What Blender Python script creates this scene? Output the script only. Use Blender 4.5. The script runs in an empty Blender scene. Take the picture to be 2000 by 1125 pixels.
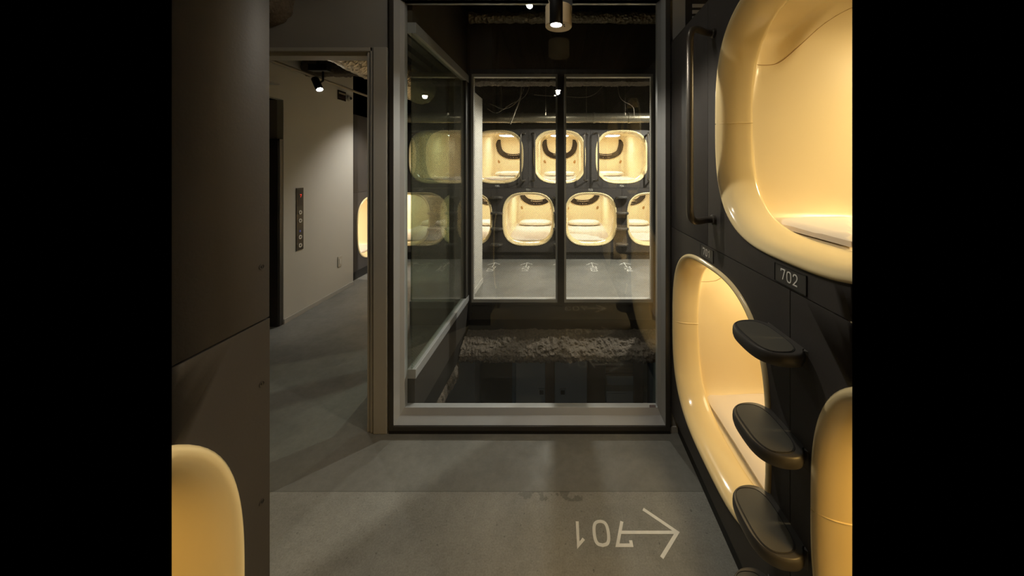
import bpy, bmesh, math, random
from math import sin, cos, pi, radians
from mathutils import Vector, Matrix, noise

random.seed(7)
C = bpy.context.scene.collection
SC = bpy.context.scene

# ------------------------------------------------------------------ camera, world, exposure
# level architectural lens with rise/fall, standing in the aisle; y runs away from the camera
cam_d = bpy.data.cameras.new('camera')
cam = bpy.data.objects.new('camera', cam_d); C.objects.link(cam)
cam.location = (0, 0, 1.48); cam.rotation_euler = (radians(90), 0, 0)
cam_d.sensor_fit = 'HORIZONTAL'; cam_d.sensor_width = 36; cam_d.lens = 650 / 2000 * 36
cam_d.shift_x = -94 / 2000; cam_d.shift_y = -235.5 / 2000
cam_d.clip_start = 0.02; cam_d.clip_end = 60
SC.camera = cam
w = bpy.data.worlds.new('night'); SC.world = w; w.use_nodes = True
w.node_tree.nodes['Background'].inputs[0].default_value = (0, 0, 0, 1)
w.node_tree.nodes['Background'].inputs[1].default_value = 0
SC.view_settings.view_transform = 'Standard'; SC.view_settings.look = 'None'
SC.view_settings.exposure = 0.0; SC.view_settings.gamma = 1.0
SC.view_settings.use_curve_mapping = False

LIGHTS = []
def spot(name, loc, target, power, size=80, blend=0.6, color=(1, .91, .76), rad=.025):
    d = bpy.data.lights.new(name, 'SPOT'); d.energy = power; d.spot_size = radians(size)
    d.spot_blend = blend; d.color = color; d.shadow_soft_size = rad
    o = bpy.data.objects.new(name, d); C.objects.link(o); o.location = loc
    o.rotation_euler = (Vector(target) - Vector(loc)).to_track_quat('-Z', 'Y').to_euler()
    LIGHTS.append(o); return o
# track spots at lamps built further down, plus an added lower floor fill
AISLE_SPOT = Vector((-0.016, 1.35, 2.053))
HALL_SPOT = Vector((-2.11, 2.92, 2.165))
ROOM_SPOT = Vector((-0.04, 4.2, 2.385))
spot('aisle_spot_light', AISLE_SPOT, (-0.016, 1.32, 0), 17.5, 168, .35, rad=.014)
spot('hall_spot_light', HALL_SPOT, (-1.60, 2.60, .9), 9, 92, .5, rad=.014)
spot('room_spot_light', ROOM_SPOT, (-0.04, 4.25, 0), 120, 168, .4, (1, .95, .86))
spot('room_side_spot_light', (1.7, 4.1, 2.45), (1.3, 4.2, 0), 460, 165, .5, (1, .95, .86))
spot('room_left_spot_light', (-1.75, 4.55, 2.45), (-2.61, 4.12, .95), 92, 68, 1.0, (1, .94, .84), .014)
spot('aisle_high_spot_light', (-0.252, 1.11, 2.80), (-0.25, 1.0, 0), 9, 172, .3)
spot('lower_floor_fill', (-0.2, 2.1, -0.75), (-0.1, 3.6, -1.0), 1.6, 150, .9, (.75, .88, 1))  # added fill for the lower floor; no lamp stands here

# ------------------------------------------------------------------ node materials
MATS = {}
def mat(name, col, rough=.5, metal=0, spec=.5, coat=0, bump=None, noise_amt=0, noise_scale=8, emit=None):
    m = bpy.data.materials.new(name); m.use_nodes = True
    nt = m.node_tree; b = nt.nodes['Principled BSDF']
    b.inputs['Base Color'].default_value = (*col, 1); b.inputs['Roughness'].default_value = rough
    b.inputs['Metallic'].default_value = metal; b.inputs['Specular IOR Level'].default_value = spec
    b.inputs['Coat Weight'].default_value = coat; b.inputs['Coat Roughness'].default_value = .06
    tc = nt.nodes.new('ShaderNodeTexCoord')
    if noise_amt:
        n = nt.nodes.new('ShaderNodeTexNoise'); n.inputs['Scale'].default_value = noise_scale
        n.inputs['Detail'].default_value = 8; n.inputs['Roughness'].default_value = .6
        nt.links.new(tc.outputs['Object'], n.inputs['Vector'])
        r = nt.nodes.new('ShaderNodeMapRange'); r.inputs['From Min'].default_value = .3; r.inputs['From Max'].default_value = .7
        r.inputs['To Min'].default_value = 1 - noise_amt; r.inputs['To Max'].default_value = 1 + noise_amt
        nt.links.new(n.outputs['Fac'], r.inputs['Value'])
        h = nt.nodes.new('ShaderNodeHueSaturation'); h.inputs['Color'].default_value = (*col, 1)
        nt.links.new(r.outputs['Result'], h.inputs['Value']); nt.links.new(h.outputs['Color'], b.inputs['Base Color'])
    if bump:
        sc, st, dist = bump
        n = nt.nodes.new('ShaderNodeTexNoise'); n.inputs['Scale'].default_value = sc; n.inputs['Detail'].default_value = 6
        nt.links.new(tc.outputs['Object'], n.inputs['Vector'])
        bp = nt.nodes.new('ShaderNodeBump'); bp.inputs['Strength'].default_value = st; bp.inputs['Distance'].default_value = dist
        nt.links.new(n.outputs['Fac'], bp.inputs['Height']); nt.links.new(bp.outputs['Normal'], b.inputs['Normal'])
    if emit:
        b.inputs['Emission Color'].default_value = (*emit[0], 1); b.inputs['Emission Strength'].default_value = emit[1]
    MATS[name] = m; return m

mat('pod_plastic', (.90, .73, .40), .16, spec=.5, coat=.35)
mat('pod_shell', (.90, .755, .48), .30, spec=.4)
mat('pod_seam', (.45, .25, .07), .5)
mat('pod_lamp', (1, 1, 1), .5, emit=((1, 1, .97), 31))
mat('pod_lamp_near', (1, 1, 1), .5, emit=((1, .78, .42), 98))
mat('pod_lamp_low', (1, 1, 1), .5, emit=((1, .80, .46), 8.5))
mat('pod_lamp_bounce', (1, 1, 1), .5, emit=((1, .60, .17), 52))  # orange of light bounced inside the pod put into the lamp colour
mat('panel', (.048, .043, .040), .55, spec=.35, noise_amt=.08, noise_scale=3, bump=(160, .12, .002))
mat('panel_black', (.012, .011, .010), .6)
mat('handle_metal', (.085, .075, .062), .35, metal=.4)
mat('step_rubber', (.068, .064, .050), .62, bump=(300, .15, .001))
mat('step_plastic', (.054, .050, .045), .42)
mat('linen', (.80, .72, .62), .9, spec=.2, bump=(220, .25, .001))
mat('pillow_cloth', (.86, .80, .68), .9, spec=.2, bump=(30, .35, .01))
mat('brown_panel', (.026, .014, .007), .25, coat=.3)
mat('white_print', (.78, .76, .70), .5)
mat('floor_paint', (.84, .84, .80), .6, noise_amt=.06, noise_scale=30)
mat('frame_metal', (.38, .39, .40), .42, metal=.15, noise_amt=.03)
mat('frame_dark', (.055, .050, .045), .45, metal=.1)
mat('trim_paint', (.40, .39, .365), .5)
mat('wall_grey', (.27, .26, .245), .85, noise_amt=.04, noise_scale=3)
mat('wall_white', (.54, .525, .48), .85, noise_amt=.02, noise_scale=2)
mat('wall_brown', (.075, .060, .040), .85, noise_amt=.15, noise_scale=3)
mat('black_metal', (.012, .012, .012), .4)
mat('cream_metal', (.75, .62, .42), .5)
mat('pod_lamp_left', (1, 1, 1), .5, emit=((1, .60, .16), 20))  # amber bounce of the left pod carried by its lamp colour
mat('lens_white', (1, 1, 1), .3, emit=((1, .93, .80), 60))
mat('ring_white', (.62, .60, .55), .4)
mat('red_led', (.3, 0, 0), .4, emit=((1, .05, .02), 1.2))
mat('blue_led', (.02, .04, .2), .4, emit=((.1, .25, 1), .12))
mat('switch_plate', (.50, .47, .40), .4)
mat('cable', (.12, .10, .07), .6)
mat('conduit', (.26, .22, .16), .5)
mat('blue_wall', (.08, .13, .17), .8)
mat('lower_white', (.36, .38, .37), .8)
mat('lower_brown', (.10, .06, .04), .6)
mat('sticker', (.42, .38, .44), .6, noise_amt=.35, noise_scale=300)
mat('sprayed_insulation', (.16, .135, .11), 1, spec=.1, bump=(90, .9, .012), noise_amt=.25, noise_scale=40)

def foil_mat():
    m = bpy.data.materials.new('foil'); m.use_nodes = True; nt = m.node_tree; b = nt.nodes['Principled BSDF']
    b.inputs['Base Color'].default_value = (.55, .47, .34, 1); b.inputs['Metallic'].default_value = .9
    b.inputs['Roughness'].default_value = .32
    tc = nt.nodes.new('ShaderNodeTexCoord')
    v = nt.nodes.new('ShaderNodeTexVoronoi'); v.inputs['Scale'].default_value = 38
    n = nt.nodes.new('ShaderNodeTexNoise'); n.inputs['Scale'].default_value = 60; n.inputs['Detail'].default_value = 5
    nt.links.new(tc.outputs['Object'], v.inputs['Vector']); nt.links.new(tc.outputs['Object'], n.inputs['Vector'])
    a = nt.nodes.new('ShaderNodeMath'); a.operation = 'ADD'
    nt.links.new(v.outputs['Distance'], a.inputs[0]); nt.links.new(n.outputs['Fac'], a.inputs[1])
    bp = nt.nodes.new('ShaderNodeBump'); bp.inputs['Strength'].default_value = .9; bp.inputs['Distance'].default_value = .02
    nt.links.new(a.outputs[0], bp.inputs['Height']); nt.links.new(bp.outputs['Normal'], b.inputs['Normal'])
    MATS['foil'] = m
foil_mat()

def concrete_mat():
    """Power-floated screed; the strip nearer than y=1.52 is an older, rougher pour, as in the photograph."""
    m = bpy.data.materials.new('concrete'); m.use_nodes = True; nt = m.node_tree; L = nt.links; N = nt.nodes
    b = N['Principled BSDF']; tc = N.new('ShaderNodeTexCoord')
    def nz(scale, detail=8, rough=.6, dist=0):
        n = N.new('ShaderNodeTexNoise'); n.inputs['Scale'].default_value = scale; n.inputs['Detail'].default_value = detail
        n.inputs['Roughness'].default_value = rough; n.inputs['Distortion'].default_value = dist
        L.new(tc.outputs['Object'], n.inputs['Vector']); return n.outputs['Fac']
    def mr(src, a, b_, c, d):
        r = N.new('ShaderNodeMapRange'); r.inputs['From Min'].default_value = a; r.inputs['From Max'].default_value = b_
        r.inputs['To Min'].default_value = c; r.inputs['To Max'].default_value = d; L.new(src, r.inputs['Value']); return r.outputs['Result']
    def mm(op, a, b_):
        x = N.new('ShaderNodeMath'); x.operation = op
        for i, s in enumerate((a, b_)):
            if isinstance(s, (int, float)): x.inputs[i].default_value = s
            else: L.new(s, x.inputs[i])
        return x.outputs[0]
    sep = N.new('ShaderNodeSeparateXYZ'); L.new(tc.outputs['Object'], sep.inputs[0])
    old = mm('LESS_THAN', sep.outputs['Y'], 1.52)
    cloud = mr(nz(2.2, 6, .55, .6), .3, .7, .80, 1.18)
    fine = mr(nz(26, 9, .7), .3, .7, .88, 1.10)
    grit = mr(nz(150, 3, .7), .3, .7, .80, 1.16)
    pit = mr(nz(70, 2, .5), .68, .74, 1, .6)
    v = mm('MULTIPLY', cloud, fine)
    v_old = mm('MULTIPLY', mm('MULTIPLY', v, grit), pit)
    v_old = mm('MULTIPLY', v_old, 1.38)
    # scraped patch along the joint
    patch_n = mr(nz(16, 4, .6), .50, .54, 0, 1)
    px = mr(sep.outputs['X'], -.24, .10, -1, 1); px = mm('LESS_THAN', mm('ABSOLUTE', px, 0), 1)
    py = mm('GREATER_THAN', sep.outputs['Y'], 1.475)
    patch = mm('MULTIPLY', mm('MULTIPLY', patch_n, px), mm('MULTIPLY', py, old))
    v_old = mm('MULTIPLY', v_old, mm('SUBTRACT', 1, mm('MULTIPLY', patch, .34)))
    mix = N.new('ShaderNodeMix'); mix.data_type = 'FLOAT'; L.new(old, mix.inputs[0]); L.new(v, mix.inputs[2]); L.new(v_old, mix.inputs[3])
    joint = mm('LESS_THAN', mm('ABSOLUTE', mm('SUBTRACT', sep.outputs['Y'], 1.52), 0), .0022)
    val = mm('MULTIPLY', mix.outputs[0], mm('SUBTRACT', 1, mm('MULTIPLY', joint, .35)))
    h = N.new('ShaderNodeHueSaturation'); h.inputs['Color'].default_value = (.190, .188, .170, 1)
    L.new(val, h.inputs['Value']); L.new(h.outputs['Color'], b.inputs['Base Color'])
    L.new(mr(nz(5, 6, .6), .3, .7, .38, .62), b.inputs['Roughness'])
    b.inputs['Specular IOR Level'].default_value = .4
    bp = N.new('ShaderNodeBump'); bp.inputs['Strength'].default_value = .18; bp.inputs['Distance'].default_value = .004
    L.new(nz(90, 6, .7), bp.inputs['Height']); L.new(bp.outputs['Normal'], b.inputs['Normal'])
    MATS['concrete'] = m
concrete_mat()

def glass_mat(name, wired=False, tint=(1, 1, 1), r0=.045, axes=('X', 'Z')):
    """Thin architectural glass: clear transmission plus mirror reflection that grows towards grazing angles."""
    m = bpy.data.materials.new(name); m.use_nodes = True; nt = m.node_tree; N = nt.nodes; L = nt.links
    N.remove(N['Principled BSDF']); out = N['Material Output']
    tr = N.new('ShaderNodeBsdfTransparent'); tr.inputs[0].default_value = (*tint, 1)
    gl = N.new('ShaderNodeBsdfGlossy'); gl.inputs['Roughness'].default_value = .005
    lw = N.new('ShaderNodeLayerWeight'); lw.inputs['Blend'].default_value = .5
    p = N.new('ShaderNodeMath'); p.operation = 'POWER'; p.inputs[1].default_value = 5; L.new(lw.outputs['Facing'], p.inputs[0])
    mr = N.new('ShaderNodeMapRange'); mr.inputs['To Min'].default_value = r0; mr.inputs['To Max'].default_value = .9
    L.new(p.outputs[0], mr.inputs['Value'])
    mx = N.new('ShaderNodeMixShader'); L.new(mr.outputs['Result'], mx.inputs[0]); L.new(tr.outputs[0], mx.inputs[1]); L.new(gl.outputs[0], mx.inputs[2])
    last = mx.outputs[0]
    if wired:
        tc = N.new('ShaderNodeTexCoord'); sp = N.new('ShaderNodeSeparateXYZ'); L.new(tc.outputs['Object'], sp.inputs[0])
        def M(op, a, b=0.0):
            x = N.new('ShaderNodeMath'); x.operation = op
            for i, s in enumerate((a, b)):
                if isinstance(s, (int, float)): x.inputs[i].default_value = s
                else: L.new(s, x.inputs[i])
            return x.outputs[0]
        u, v = sp.outputs[axes[0]], sp.outputs[axes[1]]
        pitch = .017
        def lines(expr):
            f = M('FRACT', M('DIVIDE', expr, pitch)); return M('GREATER_THAN', M('ABSOLUTE', M('SUBTRACT', f, .5)), .40)
        wire = M('MAXIMUM', lines(M('ADD', u, v)), lines(M('SUBTRACT', u, v)))
        df = N.new('ShaderNodeBsdfDiffuse'); df.inputs[0].default_value = (.22, .20, .16, 1)
        m2 = N.new('ShaderNodeMixShader'); L.new(M('MULTIPLY', wire, .38), m2.inputs[0]); L.new(last, m2.inputs[1]); L.new(df.outputs[0], m2.inputs[2])
        last = m2.outputs[0]
    L.new(last, out.inputs['Surface']); MATS[name] = m
glass_mat('clear_glass', r0=.062, tint=(.97, .98, .97))
glass_mat('wired_glass', True, tint=(.97, .97, .95), r0=.02)
glass_mat('wired_glass_side', True, tint=(.80, .86, .81), r0=.022, axes=('Y', 'Z'))
glass_mat('wired_glass_tinted', True, tint=(.62, .67, .62), r0=.03)

# ------------------------------------------------------------------ mesh helpers
def link(name, bm, m, parent=None, smooth=False, loc=None, rot=None):
    me = bpy.data.meshes.new(name); bmesh.ops.recalc_face_normals(bm, faces=bm.faces[:]); bm.to_mesh(me); bm.free()
    o = bpy.data.objects.new(name, me); C.objects.link(o)
    for k in (m if isinstance(m, (list, tuple)) else [m]): me.materials.append(MATS[k])
    if smooth:
        for p in me.polygons: p.use_smooth = True
        if smooth is not True:
            me.set_sharp_from_angle(angle=radians(smooth))
    if parent: o.parent = parent
    if loc: o.location = loc
    if rot: o.rotation_euler = rot
    return o
def empty(name, loc=(0, 0, 0), rz=0):
    o = bpy.data.objects.new(name, None); C.objects.link(o); o.location = loc; o.rotation_euler = (0, 0, rz)
    o.empty_display_size = .1; return o
def tag(o, label, cat, group=None, kind=None):
    o['label'] = label; o['category'] = cat
    if group: o['group'] = group
    if kind: o['kind'] = kind
    return o
def struct(o, label=None):
    o['kind'] = 'structure'
    if label: o['label'] = label
    return o
def box(bm, x0, x1, y0, y1, z0, z1, bev=0):
    r = bmesh.ops.create_cube(bm, size=1)
    for v in r['verts']:
        v.co = Vector(((x0 + x1) / 2 + v.co.x * (x1 - x0), (y0 + y1) / 2 + v.co.y * (y1 - y0), (z0 + z1) / 2 + v.co.z * (z1 - z0)))
    if bev:
        es = list({e for v in r['verts'] for e in v.link_edges})
        bmesh.ops.bevel(bm, geom=es, offset=bev, segments=2, affect='EDGES', profile=.5)
def BX(*a, **k):
    bm = bmesh.new(); box(bm, *a, **k); return bm
def tube(bm, pts, r, seg=12, close=True, radii=None):
    pts = [Vector(p) for p in pts]; rings = []
    t0 = (pts[1] - pts[0]).normalized(); up = Vector((0, 0, 1)) if abs(t0.z) < .9 else Vector((0, 1, 0))
    n = t0.cross(up).normalized()
    for i, p in enumerate(pts):
        t = (pts[min(i + 1, len(pts) - 1)] - pts[max(i - 1, 0)]).normalized()
        n = (n - t * n.dot(t)).normalized(); b = t.cross(n)
        rr = radii[i] if radii else r
        rings.append([bm.verts.new(p + (n * cos(2 * pi * k / seg) + b * sin(2 * pi * k / seg)) * rr) for k in range(seg)])
    for a, b in zip(rings, rings[1:]):
        for k in range(seg): bm.faces.new((a[k], a[(k + 1) % seg], b[(k + 1) % seg], b[k]))
    if close: bm.faces.new(rings[0][::-1]); bm.faces.new(rings[-1])
    return rings
def prism(bm, poly, z0, z1):
    """poly in x,y (counterclockwise), extruded in z"""
    a = [bm.verts.new((x, y, z0)) for x, y in poly]; b = [bm.verts.new((x, y, z1)) for x, y in poly]
    bm.faces.new(a[::-1]); bm.faces.new(b); n = len(poly)
    for i in range(n): bm.faces.new((a[i], a[(i + 1) % n], b[(i + 1) % n], b[i]))
def bez(p, n=10):
    """smooth polyline through points (Catmull-Rom)"""
    P = [Vector(q) for q in p]; P = [P[0] * 2 - P[1]] + P + [P[-1] * 2 - P[-2]]; out = []
    for i in range(1, len(P) - 2):
        for k in range(n):
            t = k / n
            out.append(.5 * ((2 * P[i]) + (P[i + 1] - P[i - 1]) * t + (2 * P[i - 1] - 5 * P[i] + 4 * P[i + 1] - P[i + 2]) * t * t
                             + (-P[i - 1] + 3 * P[i] - 3 * P[i + 1] + P[i + 2]) * t ** 3))
    out.append(P[-2]); return out
def rounded_corners(p, r, seg=8):
    """polyline with its corners rounded to radius r"""
    P = [Vector(q) for q in p]; out = [P[0]]
    for i in range(1, len(P) - 1):
        a = (P[i - 1] - P[i]); b = (P[i + 1] - P[i]); d = min(r, a.length * .49, b.length * .49)
        s = P[i] + a.normalized() * d; e = P[i] + b.normalized() * d
        for k in range(seg + 1):
            t = k / seg; out.append(s * (1 - t) ** 2 + P[i] * 2 * t * (1 - t) + e * t * t)
    out.append(P[-1]); return out

def cut(objs, nx, ny, fill=True):
    """end a run of the place on a vertical section plane through the origin; everything on the +(nx, ny) side is not modelled"""
    bpy.context.view_layer.update()
    for o in objs:
        if o.type != 'MESH': continue
        mw = o.matrix_world; inv = mw.inverted()
        n = (mw.to_3x3().transposed() @ Vector((nx, ny, 0))).normalized(); p = inv @ Vector((0, 0, 0))
        ds = [(v.co - p).dot(n) for v in o.data.vertices]
        if not ds or max(ds) < 0: continue
        if o.data.users > 1: o.data = o.data.copy()
        bm = bmesh.new(); bm.from_mesh(o.data)
        r = bmesh.ops.bisect_plane(bm, geom=bm.verts[:] + bm.edges[:] + bm.faces[:], plane_co=p, plane_no=n, clear_outer=True)
        if fill:
            es = [e for e in r['geom_cut'] if isinstance(e, bmesh.types.BMEdge) and e.is_boundary]
            if es:
                try: bmesh.ops.holes_fill(bm, edges=es, sides=0)
                except Exception: pass
        if not bm.faces: bm.free(); C.objects.unlink(o); bpy.data.objects.remove(o); continue
        bm.to_mesh(o.data); bm.free()
def family(o):
    out = [o]
    for c in o.children: out += family(c)
    return out
def copy_tree(o, parent=None):
    c = o.copy(); C.objects.link(c); c.parent = parent
    for ch in list(o.children): copy_tree(ch, c)
    return c

# ------------------------------------------------------------------ stroke lettering
GL = {
 '0': [[(.5, 1), (.18, .93), (.04, .7), (.04, .3), (.18, .07), (.5, 0), (.82, .07), (.96, .3), (.96, .7), (.82, .93), (.5, 1)]],
 '1': [[(.28, .74), (.66, 1), (.66, 0)]],
 '2': [[(.06, .74), (.14, .92), (.38, 1), (.66, .99), (.9, .86), (.92, .66), (.76, .45)], [(.76, .45), (.06, 0), (.96, 0)]],
 '3': [[(.06, .8), (.2, .95), (.5, 1), (.82, .92), (.88, .74), (.78, .57), (.45, .53)], [(.45, .53), (.82, .46), (.95, .28), (.84, .07), (.5, 0), (.18, .05), (.04, .2)]],
 '4': [[(.74, 0), (.74, 1), (.04, .26), (1, .26)]],
 '5': [[(.88, 1), (.14, 1), (.1, .54)], [(.1, .54), (.4, .62), (.76, .58), (.94, .36), (.84, .1), (.5, 0), (.06, .1)]],
 '7': [[(.04, .80), (.04, 1), (.96, 1), (.40, 0)]],
}
def stroke(bm, pts, w, z0, z1):
    """flat painted line of width w with round-ish joints"""
    P = [Vector(p) for p in pts]; n = len(P); Lf = []; Rt = []
    closed = (P[0] - P[-1]).length < 1e-6
    for i in range(n):
        if closed and i in (0, n - 1): a = (P[1] - P[0]).normalized(); b = (P[-1] - P[-2]).normalized()
        else:
            a = (P[min(i + 1, n - 1)] - P[i]); b = (P[i] - P[max(i - 1, 0)])
            a = a.normalized() if a.length else b.normalized(); b = b.normalized() if b.length else a
        t = (a + b)
        t = t.normalized() if t.length > .2 else a
        nr = Vector((-t.y, t.x)); k = 1 / max(.45, nr.dot(Vector((-a.y, a.x))))
        Lf.append(P[i] + nr * w / 2 * k); Rt.append(P[i] - nr * w / 2 * k)
    A = [[bm.verts.new((q.x, q.y, z)) for q in S] for z in (z0, z1) for S in (Lf, Rt)]
    for i in range(n - 1):
        bm.faces.new((A[2][i], A[3][i], A[3][i + 1], A[2][i + 1])); bm.faces.new((A[0][i], A[0][i + 1], A[1][i + 1], A[1][i]))
        bm.faces.new((A[0][i], A[2][i], A[2][i + 1], A[0][i + 1])); bm.faces.new((A[1][i], A[1][i + 1], A[3][i + 1], A[3][i]))
    bm.faces.new((A[0][0], A[1][0], A[3][0], A[2][0])); bm.faces.new((A[0][-1], A[2][-1], A[3][-1], A[1][-1]))
def digits(bm, s, x, y, h, wd, gap, sw, z0=0, z1=.0006):
    for ch in s:
        for st in GL[ch]:
            # bevel the joints of the angular outlines a little
            if len(st) > 4: st = [(q.x, q.y) for q in bez([(a, b, 0) for a, b in st], 4)]
            pts = [Vector((x + p[0] * wd, y + p[1] * h)) for p in st]
            stroke(bm, pts, sw, z0, z1)
        x += wd + gap
    return x

# ------------------------------------------------------------------ sleeping pod
A_, B_, NS = .42, .43, 3.0          # half width, half height, squareness of the pod mouth
def rad(t, a, b, n): return (abs(cos(t) / a) ** n + abs(sin(t) / b) ** n) ** (-1 / n)
def ring_pt(t, a, b, n):
    r = rad(t, a, b, n); return r * cos(t), r * sin(t)
ZC = .43                            # pod centre above the pod's own base
def angs():
    base = [2 * pi * k / 144 for k in range(144)]
    for c in (0, pi):
        base = [b for b in base if abs(((b - c + pi) % (2 * pi)) - pi) > .012]
        base += [c - .0085, c - .0045, c - .0015, c + .0015, c + .0045, c + .0085]
    return sorted(b % (2 * pi) for b in base)
ANG = angs()
def rim_mesh():
    prof = [(-.002, .010), (-.001, -.003), (.003, -.008), (.0075, -.010), (.014, -.009), (.021, -.002), (.029, .010), (.036, .026), (.042, .046), (.046, .068), (.0485, .09), (.0498, .104), (.0490, .113), (.044, .119)]
    bm = bmesh.new(); rows = []
    for t in ANG:
        g = min(abs(t), abs(t - pi), abs(t - 2 * pi)); dd = .0022 if g < .002 else 0   # joint between the two mouldings
        ds = []
        for r, y in prof:
            x, z = ring_pt(t, A_ - r - dd, B_ - r - dd, NS); ds.append(bm.verts.new((x, y + (dd if y < .02 else 0), z + ZC)))
        rows.append(ds)
    for i in range(len(rows)):
        a, b = rows[i], rows[(i + 1) % len(rows)]
        for j in range(len(prof) - 1): bm.faces.new((a[j], b[j], b[j + 1], a[j + 1]))
    return bm
SECT = [(.112, .3715, .3815, .3815, 3.0), (.132, .373, .384, .384, 4.6), (.16, .374, .386, .385, 5), (.30, .377, .410, .385, 5), (.8, .387, .450, .385, 6), (1.4, .400, .48, .385, 6), (1.83, .402, .48, .385, 6)]
def sect(y):
    for a, b in zip(SECT, SECT[1:]):
        if y <= b[0]:
            t = max(0, (y - a[0]) / (b[0] - a[0])); return [a[i] + (b[i] - a[i]) * t for i in range(1, 5)]
    return list(SECT[-1][1:])
def niche(y, z):
    """hollow moulded into the side wall beside the mouth"""
    if z < .20: return 0
    yb = .20 + .16 * min(1, (z - .20) / .24) ** .8
    s = 1 - min(1, max(0, (y - yb + .05) / .06)); s = s * s * (3 - 2 * s)
    f = min(1, max(0, (y - .112) / .02))
    return .055 * s * f * min(1, (z - .20) / .16)
def shell_pt(t, y):
    hx, top, bot, n = sect(y)
    if sin(t) < 0: n = 3 + (n - 3) * 4          # tight lower corners, level with the mattress
    x, z = ring_pt(t, hx, top if sin(t) > 0 else bot, n)
    x += niche(y, z) * (1 if x > 0 else -1) * min(1, abs(x) / .25)
    return x, z
def shell_x(y, z):
    hx, top, bot, n = sect(y); lim = top if z > 0 else bot
    if z < 0: n = 3 + (n - 3) * 4
    return hx * max(0, 1 - abs(z / lim) ** n) ** (1 / n) + niche(y, z)
def shell_mesh():
    ys = [.112, .118, .125, .135, .15] + [.165 + .0125 * k for k in range(22)] + [.48, .6, .8, 1.1, 1.4, 1.7, 1.83]
    bm = bmesh.new(); rows = []; T = [2 * pi * k / 128 for k in range(128)]
    for y in ys: rows.append([bm.verts.new((p[0], y, p[1] + ZC)) for p in (shell_pt(t, y) for t in T)])
    for y, s in ((1.868, .965), (1.89, .90), (1.90, .80), (1.901, .4)):
        hx, top, bot, n = SECT[-1][1:]
        rows.append([bm.verts.new((p[0], y, p[1] + ZC)) for p in (ring_pt(t, hx * s, (top if sin(t) > 0 else bot) * s, (n if sin(t) > 0 else 3 + (n - 3) * 4) - (1 - s) * 5) for t in T)])
    for a, b in zip(rows, rows[1:]):
        for k in range(128): bm.faces.new((a[k], a[(k + 1) % 128], b[(k + 1) % 128], b[k]))
    bm.faces.new(rows[-1]); return bm
def seam_mesh(s):
    bm = bmesh.new()
    if True:
        pts = []
        for q in bez([(.12, .222), (.18, .222), (.225, .236), (.29, .295), (.36, .365), (.43, .402), (.52, .408), (.8, .41), (1.3, .43)], 8):
            y, z = q[0], q[1]; pts.append((s * (shell_x(y, z) - .0002), y, z + ZC))
        tube(bm, pts, .0013, 6)
    return bm
def u_panel_parts(root):
    path = bez([(-.335, 0, .43), (-.325, 0, .30), (-.275, 0, .165), (-.15, 0, .085), (0, 0, .066), (.15, 0, .085), (.275, 0, .165), (.325, 0, .30), (.335, 0, .43)], 8)
    bm = bmesh.new(); hw = .054; rings = []
    for i, p in enumerate(path):
        t = (path[min(i + 1, len(path) - 1)] - path[max(i - 1, 0)]).normalized(); n = Vector((-t.z, 0, t.x))
        rings.append([bm.verts.new((p.x + n.x * a, b, p.z + n.z * a + ZC)) for a, b in ((-hw, 1.90), (-hw, 1.868), (-hw * .85, 1.862), (hw * .85, 1.862), (hw, 1.868), (hw, 1.90))])
    for a, b in zip(rings, rings[1:]):
        for k in range(6): bm.faces.new((a[k], a[(k + 1) % 6], b[(k + 1) % 6], b[k]))
    bm.faces.new(rings[0]); bm.faces.new(rings[-1][::-1])
    u = link('control_panel', bm, 'brown_panel', root, 35); u['label'] = 'dark brown U-shaped control strip'
    bm = bmesh.new()
    tube(bm, bez([(-.13, 1.860, .108 + ZC), (0, 1.860, .092 + ZC), (.13, 1.860, .108 + ZC)], 8), .0045, 6)
    link('reading_strip', bm, 'cream_metal', u)
    for x in (-.06, .0, .05, .08):
        bm = bmesh.new(); tube(bm, [(x, 1.863, .045 + ZC), (x, 1.857, .045 + ZC)], .006, 10); link('button', bm, 'cream_metal', u)
def make_pod():
    root = empty('sleeping_pod')
    r = link('rim', rim_mesh(), 'pod_plastic', root, 50); r['label'] = 'glossy rounded cream rim'
    link('shell', shell_mesh(), 'pod_shell', root, 50)
    for s in (-1, 1): link('wall_seam', seam_mesh(s), 'pod_seam', root)
    u_panel_parts(root)
    bm = bmesh.new()
    poly = [(.17 * (abs(cos(t)) ** .6) * (1 if cos(t) > 0 else -1), 1.18 + .17 * (abs(sin(t)) ** .6) * (1 if sin(t) > 0 else -1)) for t in [2 * pi * k / 32 for k in range(32)]]
    prism(bm, poly, .448 + ZC, .462 + ZC)
    l = link('ceiling_light', bm, ['pod_lamp', 'pod_seam'], root); l['label'] = 'glowing ceiling light'
    for p in l.data.polygons: p.material_index = 0 if p.normal.z < -.5 else 1      # only the diffuser underneath glows
    for s in (-1, 1):
        bm = bmesh.new(); bmesh.ops.create_uvsphere(bm, u_segments=16, v_segments=8, radius=1)
        for v in bm.verts: v.co = Vector((v.co.x * .026, v.co.y * .008, v.co.z * .04))
        bmesh.ops.rotate(bm, verts=bm.verts[:], cent=(0, 0, 0), matrix=Matrix.Rotation(radians(30) * s, 3, 'Y'))
        bmesh.ops.translate(bm, verts=bm.verts[:], vec=(s * .325, 1.898, -.045 + ZC))
        link('air_vent', bm, 'pod_seam', root, True)
    return root
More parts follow.
